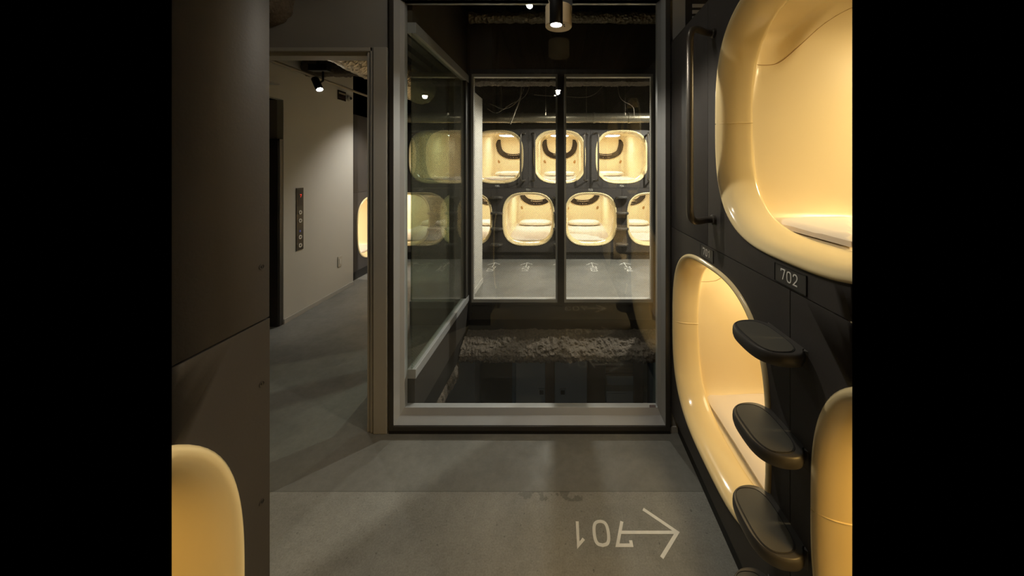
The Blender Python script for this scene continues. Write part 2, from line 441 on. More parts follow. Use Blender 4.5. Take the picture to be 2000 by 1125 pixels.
def mattress_mesh(rs):
    bm = bmesh.new(); nx, ny = 22, 60; top = -.352; rows = []
    for j in range(ny + 1):
        y = .136 + (1.86 - .136) * (j / ny) ** 1.35; wv = min(shell_x(y, top) + .0, shell_x(y, top - .012)) - .001
        row = []
        for i in range(nx + 1):
            u = -1 + 2 * i / nx; e = min(1, (1 - abs(u)) / .10); fy = min(1, j / 3)
            h = top - .012 * (1 - math.sqrt(max(0, 1 - (1 - e) ** 2))) - .010 * (1 - fy)
            h += .0035 * noise.noise(Vector((u * 3 + rs, y * 5, rs))) + .0025 * noise.noise(Vector((u * 9, y * 14 + rs, 1)))
            row.append(bm.verts.new((u * wv, y, h + ZC)))
        rows.append(row)
    for a, b in zip(rows, rows[1:]):
        for i in range(nx): bm.faces.new((a[i], a[i + 1], b[i + 1], b[i]))
    per = rows[0] + [r[-1] for r in rows[1:]] + rows[-1][-2::-1] + [r[0] for r in rows[-2:0:-1]]
    lo = [bm.verts.new((v.co.x * .93, v.co.y + (.004 if v.co.y < .2 else 0), -.379 + ZC)) for v in per]
    n = len(per)
    for i in range(n): bm.faces.new((per[i], lo[i], lo[(i + 1) % n], per[(i + 1) % n]))
    bm.faces.new(lo); return bm
def pillow_mesh(rs):
    bm = bmesh.new(); nu, nv = 40, 20; rows = []
    def se(a, p): return (1 if a > 0 else -1) * abs(a) ** p
    for i in range(nu):
        th = 2 * pi * i / nu; r = []
        for j in range(1, nv):
            ph = -pi / 2 + pi * j / nv
            p = Vector((.32 * se(cos(th), .55) * cos(ph) ** .6, .17 * se(sin(th), .6) * cos(ph) ** .6, .052 * se(sin(ph), .75)))
            p *= 1 + .05 * noise.noise(p * 14 + Vector((rs, 0, 0))) + .03 * noise.noise(p * 40)
            r.append(bm.verts.new((p.x, p.y, p.z + .052)))
        rows.append(r)
    for i in range(nu):
        a, b = rows[i], rows[(i + 1) % nu]
        for j in range(nv - 2): bm.faces.new((a[j], b[j], b[j + 1], a[j + 1]))
    bm.faces.new([r[0] for r in rows]); bm.faces.new([r[-1] for r in rows]); return bm

pod0 = make_pod()
mat_me = link('mattress', mattress_mesh(1.3), 'linen', None, 60)
pil_me = link('pillow', pillow_mesh(.4), 'pillow_cloth', None, True)
first = {'pod': True, 'mat': True, 'pil': True}
def place_pod(x, y, zc, rz, label, where, pillow=True, group='cream sleeping pods'):
    p = pod0 if first['pod'] else copy_tree(pod0); first['pod'] = False
    p.location = (x, y, zc - ZC); p.rotation_euler = (0, 0, rz); tag(p, label, 'sleeping pod', group)
    m = mat_me if first['mat'] else mat_me.copy()
    if not first['mat']: C.objects.link(m)
    first['mat'] = False; m.location = p.location; m.rotation_euler = p.rotation_euler
    tag(m, 'pale sheeted mattress ' + where, 'mattress', 'mattresses in the pods')
    q = None
    if pillow:
        q = pil_me if first['pil'] else pil_me.copy()
        if not first['pil']: C.objects.link(q)
        first['pil'] = False
        off = Matrix.Rotation(rz, 3, 'Z') @ Vector((0, 1.50, ZC - .350))
        q.location = Vector(p.location) + off; q.rotation_euler = (0, 0, rz + random.uniform(-.03, .03))
        tag(q, 'white pillow at the far end ' + where, 'pillow', 'pillows in the pods')
    return p, m, q

XR, XL, YB = .62, -.64, 5.34
R_POD = {}
R_POD[701] = place_pod(XR, 1.397, .65, -pi / 2, 'cream pod in the near right wall, lower one, under the 701 plate', 'in the lower right pod under the 701 plate', False)
R_POD[702] = place_pod(XR, .897, 1.65, -pi / 2, 'large cream pod high in the near right wall, above the 702 plate', 'in the upper right pod above the 702 plate', False)
R_POD[703] = place_pod(XR, .397, .65, -pi / 2, 'cream pod rim at the lower right corner, just right of the steps', 'in the pod at the lower right corner', False)
R_POD[704] = place_pod(XR, -.103, 1.65, -pi / 2, 'upper aisle pod seen only as a faint reflection in the big pane', 'in the upper aisle pod seen only as reflection', False)
R_POD[705] = place_pod(XR, -.603, .65, -pi / 2, 'lower aisle pod seen only as a faint reflection in the big pane', 'in the lower aisle pod seen only as reflection', False)
L_POD = place_pod(XL, .25, .65, pi / 2, 'amber lit pod rim in the near left wall at the lower left corner', 'in the lower left corner pod', False)
UPX = [(-2.01, 'upper far wall pod seen through the side glass left of the window'), (-1.01, 'upper far wall pod at the left edge of the left window pane'),
       (-.01, 'upper far wall pod split by the dark window mullion'), (.99, 'upper far wall pod at the right of the right window pane')]
LOX = [(-2.51, 'leftmost lower far wall pod, cut by the tall frame, seen through side glass'), (-1.51, 'lower far wall pod half hidden behind the shaft corner post'),
       (-.51, 'lower far wall pod in the left window pane'), (.49, 'lower far wall pod just right of the window mullion'), (1.49, 'lower far wall pod cut off by the right edge of the window')]
for (X, s), q in zip(UPX, ('in the upper pod behind the side glass', 'in the leftmost upper pod of the far window', 'in the upper pod split by the mullion', 'in the rightmost upper far pod')): place_pod(X, YB, 1.65, 0, 'cream ' + s, q, True)
for (X, s), q in zip(LOX, ('in the leftmost lower far pod behind the side glass', 'in the lower far pod beside the shaft corner post', 'in the lower far pod left of the mullion', 'in the lower far pod right of the mullion', 'in the lower far pod cut by the right frame')): place_pod(X, YB, .65, 0, 'cream ' + s, q, True)
place_pod(-2.67, 4.79, .65, pi / 2, 'cream pod in the dark wall seen through the doorway beside the white wall', 'in the pod seen through the doorway', False)

# ------------------------------------------------------------------ dark pod walls (panels with mouths cut in them)
def cell(bm, x0, x1, z0, z1, hole=None, th=.014):
    g = .0016; x0 += g; x1 -= g; z0 += g; z1 -= g
    if hole is None: box(bm, x0, x1, 0, th, z0, z1, .0015); return
    cx, cz = hole; T = [2 * pi * k / 120 for k in range(120)]
    for X in (x0, x1):
        for Z in (z0, z1): T.append(math.atan2(Z - cz, X - cx) % (2 * pi))
    T.sort(); fr = []
    for t in T:
        c, s = cos(t), sin(t)
        k = min(((x1 if c > 0 else x0) - cx) / c if abs(c) > 1e-9 else 9e9, ((z1 if s > 0 else z0) - cz) / s if abs(s) > 1e-9 else 9e9)
        r = rad(t, A_ - .004, B_ - .004, NS)
        o = (cx + c * k, cz + s * k); i = (cx + c * r, cz + s * r)
        fr.append([bm.verts.new((q[0], y, q[1])) for q in (o, i) for y in (0, th)])
    n = len(fr)
    for k in range(n):
        a, b = fr[k], fr[(k + 1) % n]
        bm.faces.new((a[0], b[0], b[2], a[2])); bm.faces.new((a[1], a[3], b[3], b[1])); bm.faces.new((a[0], a[1], b[1], b[0])); bm.faces.new((a[2], b[2], b[3], a[3]))
SEAM, ZB, ZT = 1.15, .12, 2.17
def to_right(x): return -x      # wall-local x runs towards the camera on the right wall
bm = bmesh.new()
cell(bm, -1.857, -.897, ZB, SEAM, (-1.397, .65)); cell(bm, -.897, .103, ZB, SEAM, (-.397, .65))
cell(bm, -1.397, -.397, SEAM, ZT, (-.897, 1.65)); cell(bm, -1.857, -1.397, SEAM, ZT)
wall_right = struct(link('wall_right', bm, 'panel', None, 30, (XR, 0, 0), (0, 0, -pi / 2)))
bm = bmesh.new()
cell(bm, .103, 1.103, ZB, SEAM, (.603, .65)); cell(bm, -.397, .603, SEAM, ZT, (.103, 1.65))
cell(bm, .603, 1.5, SEAM, ZT); cell(bm, 1.103, 1.5, ZB, SEAM)
cut_tmp = struct(link('wall_right_rear', bm, 'panel', None, 30, (XR, 0, 0), (0, 0, -pi / 2)))
bm = bmesh.new(); box(bm, XR + .036, XR + .05, .3, 1.857, 0, ZB); base_r = struct(link('baseboard_right', bm, 'panel_black'))
bm = bmesh.new(); box(bm, XR + .015, XR + .05, .3, 1.857, ZB, ZB + .012); ledge_r = struct(link('trim_1', bm, 'panel_black'))
# return of the right wall at its far end and its top cap
bm = bmesh.new(); box(bm, XR + .014, XR + .30, 1.835, 1.857, ZB, ZT); end_r = struct(link('trim_2', bm, 'panel'))
bm = bmesh.new(); box(bm, XR + .002, XR + .30, .3, 1.857, ZT - .002, ZT + .012); cap_r = struct(link('trim_3', bm, 'panel'))
# left aisle wall
bm = bmesh.new()
cell(bm, -.25, .735, ZB, SEAM, (.25, .65)); cell(bm, .25, .735, SEAM, 3.0)
wall_left = struct(link('wall_left', bm, 'panel', None, 30, (XL, 0, 0), (0, 0, pi / 2)))
bm = bmesh.new(); box(bm, XL - .205, XL - .014, .728, .735, 0, 3.0); end_l = struct(link('trim_4', bm, 'panel'))
# far wall
bm = bmesh.new()
for X, _ in UPX: cell(bm, X - .5, X + .5, SEAM, ZT, (X, 1.65))
cell(bm, -2.67, -2.51, SEAM, ZT); cell(bm, 1.49, 2.6, SEAM, ZT)
for X, _ in LOX[1:]: cell(bm, X - .5, X + .5, ZB, SEAM, (X, .65))
cell(bm, -3.01, -2.01, ZB, SEAM, (-2.51, .65)); cell(bm, 1.99, 2.6, ZB, SEAM)
struct(link('wall_back', bm, 'panel', None, 30, (0, YB, 0)))
struct(link('baseboard_back', BX(-2.7, 2.6, YB + .03, YB + .05, 0, ZB), 'panel_black'))
struct(link('trim_5', BX(-2.7, 2.6, YB + .015, YB + .25, ZT - .004, ZT + .012), 'panel'))
struct(link('wall_back_upper', BX(-2.9, 2.6, YB + .25, YB + .3, ZT, 2.95), 'panel_black'))
# dark pod wall at the left of the far room, seen through the doorway
bm = bmesh.new(); cell(bm, 4.20, 5.335, ZB, SEAM, (4.79, .65)); cell(bm, 4.20, 5.335, SEAM, ZT)
struct(link('wall_left_far', bm, 'panel', None, 30, (-2.67, 0, 0), (0, 0, pi / 2)))
struct(link('baseboard_left_far', BX(-2.72, -2.70, 4.2, 5.335, 0, ZB), 'panel_black'))

# screws in the left wall
for z, s in ((1.267, 'above the joint'), (1.016, 'just below the joint'), (.763, 'lowest, beside the amber pod')):
    e = empty('wall_screw', (XL, .7136, z)); tag(e, 'small recessed screw in the near left wall, ' + s, 'screw', 'screws in the near left wall')
    bm = bmesh.new()
    for r0, r1, x0, x1 in ((.0062, .0045, .0004, .0012),):
        n = 20; R = [[bm.verts.new((x, r * cos(2 * pi * k / n), r * sin(2 * pi * k / n))) for k in range(n)] for r, x in ((r0, 0), (r0, x1), (r1, x1), (r1, 0))]
        for a, b in zip(R, R[1:]):
            for k in range(n): bm.faces.new((a[k], a[(k + 1) % n], b[(k + 1) % n], b[k]))
    link('washer', bm, 'panel', e)
    bm = bmesh.new(); tube(bm, [(0, 0, 0), (.0014, 0, 0)], .0022, 12); link('screw_head', bm, 'panel_black', e)

# ------------------------------------------------------------------ number plates
def plate(name, x, y, z, rz, s, label, big=True):
    e = empty('number_plate', (x, y, z), rz); tag(e, label, 'sign', 'number plates on the pod walls')
    bm = bmesh.new(); box(bm, -.062, .062, -.0015, .001, -.026, .026, .0006); link('backing', bm, 'step_plastic', e)
    bm = bmesh.new()
    for (a, b, c, d) in ((-.062, .062, .0245, .026), (-.062, .062, -.026, -.0245), (-.062, -.0605, -.026, .026), (.0605, .062, -.026, .026)):
        box(bm, a, b, -.0030, -.0010, c, d)
    link('border', bm, 'panel_black', e)
    bm = bmesh.new(); digits(bm, s, -.034, -.013, .028, .0165, .0075, .0034, 0, .0008)
    bmesh.ops.rotate(bm, verts=bm.verts[:], cent=(0, 0, 0), matrix=Matrix.Rotation(pi / 2, 3, 'X'))
    bmesh.ops.translate(bm, verts=bm.verts[:], vec=(0, -.0017, 0))
    link('numerals', bm, 'white_print', e); return e
P701 = plate('n', XR, 1.405, 1.118, -pi / 2, '701', 'small dark number plate reading 701 on the near right wall')
P702 = plate('n', XR, .897, 1.182, -pi / 2, '702', 'small dark number plate reading 702 on the near right wall')
FAR = {-1.01: '720', -.51: '721', -.01: '722', .49: '723', .99: '724', 1.49: '725'}
for X, s, nm in ((-1.01, '720', 'leftmost upper pod of the window'), (.99, '724', 'upper pod at the right of the window'), (-.51, '721', 'lower pod left of the mullion'), (.49, '723', 'lower pod right of the mullion')):
    up = X in (-1.01, .99)
    plate('n', X, YB, 1.182 if up else 1.118, 0, s, 'tiny far wall number plate ' + ('below the ' if up else 'above the ') + nm)

# ------------------------------------------------------------------ grab handles
def handle_obj(side):
    """wall-local: mount on y=0, bar stands off to -y; side=+1 bends to +x"""
    e = empty('grab_handle')
    m0, b0 = (0, 0), (side * .05, -.118)
    path = [(0, .001, 0), (0, -.03, 0), (side * .05, -.118, -.004), (side * .05, -.118, .754), (0, -.03, .75), (0, .001, .75)]
    P = rounded_corners(path, .055, 9)
    bm = bmesh.new(); tube(bm, P, .0135, 16); b = link('bar', bm, 'handle_metal', e, 60)
    for z in (0, .75):
        bm = bmesh.new(); tube(bm, [(0, .001, z), (0, -.010, z), (0, -.013, z)], .019, 18, radii=[.0195, .0195, .015]); link('mount', bm, 'handle_metal', e, 40)
    return e
hl, hr = handle_obj(1), handle_obj(-1)
used = set()
def place_handle(src, x, y, rz, label):
    o = src if src not in used else copy_tree(src); used.add(src)
    o.location = (x, y, 1.27); o.rotation_euler = (0, 0, rz); tag(o, label, 'handle', 'grab handles beside upper pods'); return o
place_handle(hl, XR, 1.337, -pi / 2, 'tall bent metal grab handle on the near right wall beside the upper pod')
place_handle(hr, -1.01 + .44, YB, 0, 'far wall grab handle at the right side of the leftmost window pod')
place_handle(hl, -.01 - .44, YB, 0, 'far wall grab handle at the left side of the middle upper pod')
place_handle(hr, -.01 + .44, YB, 0, 'far wall grab handle at the right side of the middle upper pod')
place_handle(hl, .99 - .44, YB, 0, 'far wall grab handle at the left side of the right upper pod')
place_handle(hr, .99 + .44, YB, 0, 'far wall grab handle at the right edge of the window')
place_handle(hr, -2.01 + .44, YB, 0, 'far wall grab handle seen through the side glass left of the shaft')

# ------------------------------------------------------------------ climbing steps
def step_obj():
    e = empty('climbing_step')
    half = [(0, -.124), (.045, -.121), (.075, -.108), (.094, -.082), (.100, -.052), (.097, -.028), (.086, -.012), (.074, -.004), (.070, .0)]
    out = [Vector((x, y, 0)) for x, y in half]
    pts = [Vector((-p.x, p.y, 0)) for p in out[::-1][:-1]] + out
    P = bez(pts, 4); P2 = [(p.x, p.y) for p in P]
    c = Vector((0, -.058))
    bm = bmesh.new(); rows = []
    for k, z in ((.90, -.034), (.965, -.031), (.995, -.024), (1.0, -.016), (.99, -.007), (.965, -.002), (.94, 0)):
        rows.append([bm.verts.new((c.x + (x - c.x) * k, (c.y + (y - c.y) * k) if y < -.004 else y, z)) for x, y in P2])
    n = len(P2)
    for a, b in zip(rows, rows[1:]):
        for i in range(n): bm.faces.new((a[i], a[(i + 1) % n], b[(i + 1) % n], b[i]))
    bm.faces.new(rows[0][::-1]); bm.faces.new(rows[-1])
    link('tread', bm, 'step_plastic', e, 40)
    # inset grip pad with a rounded oblong outline
    pad = []
    for k in range(48):
        t = 2 * pi * k / 48; pad.append((.083 * abs(cos(t)) ** .62 * (1 if cos(t) > 0 else -1), -.064 + .046 * abs(sin(t)) ** .7 * (1 if sin(t) > 0 else -1)))
    pad = [(x, y) for x, y in pad]
    bm = bmesh.new()
    prism(bm, pad, -.0005, .0014); link('grip_pad', bm, 'step_rubber', e)
    bm = bmesh.new(); tube(bm, [(x * 1.03, (y + .064) * 1.05 - .064, .0002) for x, y in pad + pad[:1]], .0012, 6, close=False); link('pad_groove', bm, 'panel_black', e)
    # bracket flaring into the wall
    bm = bmesh.new(); rows = []
    for y, hw, z0, z1 in ((-.045, .045, -.030, -.012), (-.022, .055, -.036, -.008), (-.006, .072, -.046, -.003), (.002, .084, -.052, .0)):
        rows.append([bm.verts.new(p) for p in ((-hw, y, z0), (hw, y, z0), (hw, y, z1), (-hw, y, z1))])
    for a, b in zip(rows, rows[1:]):
        for i in range(4): bm.faces.new((a[i], a[(i + 1) % 4], b[(i + 1) % 4], b[i]))
    bm.faces.new(rows[0][::-1]); bm.faces.new(rows[-1])
    link('bracket', bm, 'step_plastic', e)
    return e
st0 = step_obj(); step_first = True
def place_step(x, y, z, rz, label, group):
    global step_first
    o = st0 if step_first else copy_tree(st0); step_first = False
    o.location = (x, y, z); o.rotation_euler = (0, 0, rz); tag(o, label, 'step', group); return o
RSTEPS = [place_step(XR, .912, z, -pi / 2, 'dark rounded climbing step on the near right wall, ' + s, 'climbing steps on the near right wall')
          for z, s in ((1.02, 'highest of the column'), (.77, 'second from the top'), (.52, 'third from the top'), (.27, 'lowest, peeking in at the bottom edge'))]
for X, s in ((-1.01, 'column left of the left window pod'), (-.01, 'column behind the window mullion'), (.99, 'column between the two right lower pods'), (-2.01, 'column seen through the side glass')):
    for k, z in enumerate((1.02, .77, .52, .27)):
        place_step(X, YB, z, 0, 'far wall step, ' + ('topmost', 'second down', 'third down', 'lowest')[k] + ' in the ' + s, 'climbing steps on the far wall')

# ------------------------------------------------------------------ floor markings
def marking(x, y, rz, s, label):
    """origin at the arrow tip; arrow points along local +x, numerals read from its other side"""
    e = empty('floor_marking', (x, y, .0002), rz); tag(e, label, 'floor marking', 'painted pod numbers and arrows')
    bm = bmesh.new()
    stroke(bm, [(-.232, 0), (0, 0)], .0125, 0, .0008)
    stroke(bm, [(-.118, .092), (-.002, 0), (-.092, -.088)], .0135, 0, .0009)
    link('arrow', bm, 'floor_paint', e)
    bm = bmesh.new(); digits(bm, s, 0, 0, .088, .060, .0255, .0125)
    W = 3 * .060 + 2 * .0255
    bmesh.ops.rotate(bm, verts=bm.verts[:], cent=(0, 0, 0), matrix=Matrix.Rotation(pi, 3, 'Z'))
    bmesh.ops.translate(bm, verts=bm.verts[:], vec=(-.195, .042, 0))
    link('numerals', bm, 'floor_paint', e); return e
marking(.477, 1.349, 0, '701', 'white arrow and number 701 painted on the aisle floor in the foreground')
marking(.477, .855, 0, '702', 'painted 702 arrow seen only mirrored in the big glass pane')
marking(.477, .36, 0, '703', 'painted 703 arrow seen only mirrored, highest in the big glass pane')
for X, s, t in ((-1.01, '720', 'leftmost, in front of the left step column'), (-.51, '721', 'in front of the left lower pod'), (-.01, '722', 'at the window mullion'),
                (.49, '723', 'in front of the pod right of the mullion'), (.99, '724', 'in front of the right step column'), (-2.01, '718', 'seen through the side glass'), (-1.51, '719', 'beside the shaft corner post')):
    s = s.replace('8', '0').replace('9', '1') if s in ('718', '719') else s
    marking(X, 5.17, pi / 2, s, 'small arrow and number painted on far floor, ' + t)

# ------------------------------------------------------------------ floors
def poly_slab(name, poly, z0, z1, m='concrete'):
    bm = bmesh.new(); prism(bm, poly, z0, z1); return struct(link(name, bm, m))
poly_slab('floor', [(-.70, -1.5), (.672, -1.5), (.672, 1.87), (.672, 1.93), (-.90, 1.93), (-.90, 3.13), (2.6, 3.13), (2.6, 5.40), (-2.74, 5.40), (-2.74, 2.75), (-1.97, 1.93), (-.85, .735), (-.70, .70)], -.02, 0)

# ------------------------------------------------------------------ front wall with doorway
YF = 1.857
def zf(py, d=YF): return 1.48 - (py - 327) * d / 650
def xf(px, d=YF): return (px - 1094) * d / 650
struct(link('wall_front', BX(-1.97, xf(762), YF + .012, YF + .09, zf(98), 2.95), 'wall_grey'))
struct(link('wall_front_pier', BX(xf(722), xf(762), YF + .012, YF + .09, 0, zf(98)), 'wall_grey'))
# door casing
bm = bmesh.new()
box(bm, -1.97, xf(728), YF - .004, YF + .02, zf(100), zf(93), .001)
struct(link('trim_6', bm, 'trim_paint'))
struct(link('trim_7', BX(-1.97, xf(720), YF + .02, YF + .10, zf(107), zf(100)), 'trim_paint'))
bm = bmesh.new(); box(bm, xf(724), xf(729), YF - .004, YF + .02, .001, zf(93), .001); struct(link('trim_8', bm, 'trim_paint'))
struct(link('trim_9', BX(xf(716.5), xf(724), YF + .004, YF + .10, .001, zf(100)), 'trim_paint'))
bm = bmesh.new(); box(bm, xf(731), xf(757), YF - .012, YF + .014, .001, zf(93), .002); struct(link('trim_10', bm, 'trim_paint'))
# little strip of wall with skirting at the right of the frame
struct(link('wall_front_right', BX(xf(1303), .90, YF + .004, YF + .06, 0, 2.95), 'wall_grey'))
struct(link('baseboard_front', BX(xf(1306), .669, YF - .004, YF + .004, .001, zf(833)), 'trim_paint'))
# the big fixed window onto the shaft
win = empty('window_1', (0, YF, 0)); struct(win, 'large fixed interior window onto the light shaft')
X0, X1, Z0, Z1 = xf(762), xf(1308), zf(838.5), 2.62
bm = bmesh.new()
for a in ((X0, xf(770), Z0, Z1), (xf(1299), X1, Z0, Z1), (xf(770), xf(1299), Z0, zf(830)), (xf(770), xf(1299), 2.5, Z1)): box(bm, a[0], a[1], -.012, .10, a[2], a[3], .0015)
link('outer_frame', bm, 'frame_dark', win)
bm = bmesh.new()
a0, a1, b0, b1 = xf(770), xf(1299), zf(829), 2.5
DI = 1.897
i0, i1, j0 = xf(781, DI), xf(1291, DI), zf(811, DI)
def mitre(bm, o, i, y0, y1, yi=None):
    """picture frame ring between outer rect o and inner rect i, front at y0, back at y1"""
    O = [(o[0], o[2]), (o[1], o[2]), (o[1], o[3]), (o[0], o[3])]; I = [(i[0], i[2]), (i[1], i[2]), (i[1], i[3]), (i[0], i[3])]
    V = [[bm.verts.new((x, y, z)) for x, z in S] for S, f in ((O, y0), (I, y0 if yi is None else yi)) for y in (f, y1)]
    for k in range(4):
        n = (k + 1) % 4
        bm.faces.new((V[0][k], V[0][n], V[2][n], V[2][k])); bm.faces.new((V[1][k], V[3][k], V[3][n], V[1][n]))
        bm.faces.new((V[0][k], V[1][k], V[1][n], V[0][n])); bm.faces.new((V[2][k], V[2][n], V[3][n], V[3][k]))
mitre(bm, (a0, a1, b0, 2.5), (i0, i1, j0, zf(0, DI)), -.006, .080, DI - YF)
link('casing', bm, 'frame_metal', win)
g0, g1, h0 = xf(790, 1.92), xf(1284, 1.92), zf(796, 1.92)
bm = bmesh.new(); mitre(bm, (i0, i1, j0, zf(0, DI)), (g0, g1, h0, zf(3, 1.92)), DI - YF - .0005, .10, .063); link('glazing_bead', bm, 'frame_metal', win)
link('pane', BX(g0 - .005, g1 + .005, .066, .074, h0 - .005, zf(3, 1.92) + .005), 'clear_glass', win)
e = empty('glass_label', (g1 - .028, YF + .0645, h0 + .002)); tag(e, 'small printed sticker at the lower right corner of the big pane', 'sticker')
link('paper', BX(-.018, .018, -.0015, 0, -.020, .014), 'sticker', e)
# dark floor channel under the window
struct(link('trim_11', BX(X0, X1, YF - .010, YF + .10, .0005, Z0 - .001), 'panel_black'))
# dark vertical lining right of window, above the pod wall: pale slatted grille
gr = empty('vent_grille', (.735, YF - .005, 2.30)); tag(gr, 'pale slatted vent grille high up above the near right wall', 'vent')
for k, z in enumerate((.0, .034, .068)):
    link('slat', BX(0, .12, -.004, .008, z, z + .020), 'wall_grey', gr)
link('vent_box', BX(-.01, .13, .001, .012, -.02, .12), 'panel_black', gr)
struct(link('wall_front_upper', BX(.70, 1.2, YF - .001, YF + .003, 2.18, 2.95), 'panel_black'))

# ------------------------------------------------------------------ shaft
YS = 3.12
XS0 = -.87
# left side glazing
ws = empty('window_2', (XS0, 0, 0)); struct(ws, 'side window of the light shaft towards the elevator hall')
bm = bmesh.new(); box(bm, -.03, .02, 1.96, YS - .0, .235, .290, .002); link('bottom_rail', bm, 'frame_metal', ws)
bm = bmesh.new(); box(bm, -.03, .02, 1.96, YS - .0, 2.27, 2.335, .002); link('top_rail', bm, 'frame_metal', ws)
bm = bmesh.new(); box(bm, -.03, .016, 3.02, YS, .29, 2.27, .002); link('end_stile', bm, 'frame_dark', ws)
bm = bmesh.new(); box(bm, -.006, .0, 1.96, 3.02, .285, 2.275); link('pane', bm, 'wired_glass_side', ws)
struct(link('wall_shaft_left', BX(-.93, -.856, 1.96, YS, -.0, .235), 'frame_dark'))
struct(link('wall_shaft_left_gap_shade', BX(-.93, -.868, 1.96, YS, -.17, -.0), 'panel_black'))  # black plate put in for the shade of the gap under the curb
struct(link('wall_shaft_left_upper', BX(-.93, -.87, 1.96, YS, 2.335, 2.95), 'wall_brown'))
struct(link('wall_shaft_right', BX(1.0, 1.05, 1.95, YS + .1, -3.0, 2.95), 'wall_brown'))
# far side of the shaft: the tall two-pane window
wx0, wx1, wz0, wz1 = -.86, .90, .215, 2.363
struct(link('wall_shaft_back', BX(-1.0, 1.0, YS, YS + .05, wz1, 2.95), 'wall_brown'))
struct(link('wall_shaft_back_low', BX(-.93, 1.0, YS, YS + .05, .055, wz0), 'frame_dark'))
w3 = empty('window_3', (0, YS, 0)); struct(w3, 'two-pane wired glass window between shaft and far room')
bm = bmesh.new()
for a in ((-.985, -.83, .055, 2.40), (.87, 1.0, .055, 2.40), (-.83, .87, .192, .215), (-.83, .87, 2.355, 2.40)): box(bm, a[0], a[1], -.012, .06, a[2], a[3], .002)
for x in (-.90, -.865): box(bm, x, x + .010, -.020, -.010, .06, 2.38)
link('outer_frame', bm, 'frame_dark', w3)
bm = bmesh.new(); box(bm, xf(1089, YS), xf(1102, YS), -.02, .06, .192, 2.38, .002); link('mullion', bm, 'frame_dark', w3)
for a, b in ((-.83, xf(1089, YS)), (xf(1102, YS), .87)):
    bm = bmesh.new(); mitre(bm, (a, b, .215, 2.355), (a + .018, b - .018, .245, 2.328), -.002, .05); link('glazing_bead', bm, 'trim_paint', w3)
    link('pane', BX(a + .010, b - .010, .020, .026, .235, 2.335), 'wired_glass', w3)
# wired screen left of the shaft corner, level with the far window
w4 = empty('window_4', (0, YS, 0)); struct(w4, 'narrow wired glass screen left of the shaft corner')
link('pane', BX(-1.41, -.985, .02, .026, .225, 2.33), 'wired_glass_tinted', w4)
link('sill', BX(-1.41, -.985, -.005, .05, .16, .225), 'frame_metal', w4)
link('head', BX(-1.41, -.985, -.005, .05, 2.33, 2.37), 'frame_metal', w4)
struct(link('wall_screen_low', BX(-1.41, -.93, YS, YS + .05, 0, .16), 'wall_grey'))
# white partition behind the shaft corner
struct(link('wall_partition', BX(-1.06, -1.0, YS + .06, 4.28, 0, 2.36), 'wall_white'))
struct(link('baseboard_partition', BX(-1.0, -.992, YS + .06, 4.28, .001, .06), 'wall_white'))

def rough_bar(name, prof, x0, x1, amp, m='sprayed_insulation', axis='x', nseg=260, seed=0, step=.012):
    """fireproofed steel: closed profile (a,z) extruded along x or y, surface broken up by noise"""
    P = []
    for i in range(len(prof)):
        a, b = Vector(prof[i]), Vector(prof[(i + 1) % len(prof)]); k = max(1, int((b - a).length / step))
        for j in range(k): P.append(a + (b - a) * j / k)
    bm = bmesh.new(); rows = []; c = sum((Vector(p) for p in P), Vector((0, 0))) / len(P)
    for i in range(nseg + 1):
        u = x0 + (x1 - x0) * i / nseg; r = []
        for p in P:
            q = Vector((u, p.x, p.y)); d = (p - c).normalized()
            s = amp * (noise.noise(q * 28 + Vector((seed, 0, 0))) * .8 + noise.noise(q * 70) * .55 + noise.noise(q * 6) * .8)
            a, z = p.x + d.x * s, p.y + d.y * s
            r.append(bm.verts.new((u, a, z) if axis == 'x' else (a, u, z)))
        rows.append(r)
    n = len(P)
    for a, b in zip(rows, rows[1:]):
        for k in range(n): bm.faces.new((a[k], a[(k + 1) % n], b[(k + 1) % n], b[k]))
    bm.faces.new(rows[0]); bm.faces.new(rows[-1][::-1])
    return link(name, bm, m, None, 50)
tag(rough_bar('fireproofed_beam', [(3.16, -.035), (2.99, -.05), (2.88, -.095), (2.84, -.125), (2.83, -.16), (2.85, -.19), (2.92, -.20), (3.16, -.21)], -.86, .995, .019, nseg=420, step=.008), 'rough grey fireproofed floor beam across the bottom of the shaft', 'beam')
tag(rough_bar('fireproofed_beam', [(-.93, -.17), (-.875, -.17), (-.862, -.22), (-.865, -.29), (-.93, -.30)], 1.96, 2.84, .014, axis='y', nseg=130, seed=5), 'short dark fireproofed beam below the left curb of the shaft', 'beam')
tag(rough_bar('fireproofed_beam', [(3.24, 2.315), (3.34, 2.31), (3.44, 2.32), (3.46, 2.45), (3.24, 2.45)], -.98, 1.0, .016, seed=9), 'brown fireproofed beam just under the head of the far window', 'beam')
struct(link('wall_shaft_gap_shade', BX(-.93, 1.0, YS + .001, YS + .009, -.30, .054), 'panel_black'))  # black sheet stands in for the shaded recess below the low wall
struct(link('wall_shaft_front_edge', BX(-.93, .95, 1.935, 1.95, -.5, -.001), 'panel_black'))

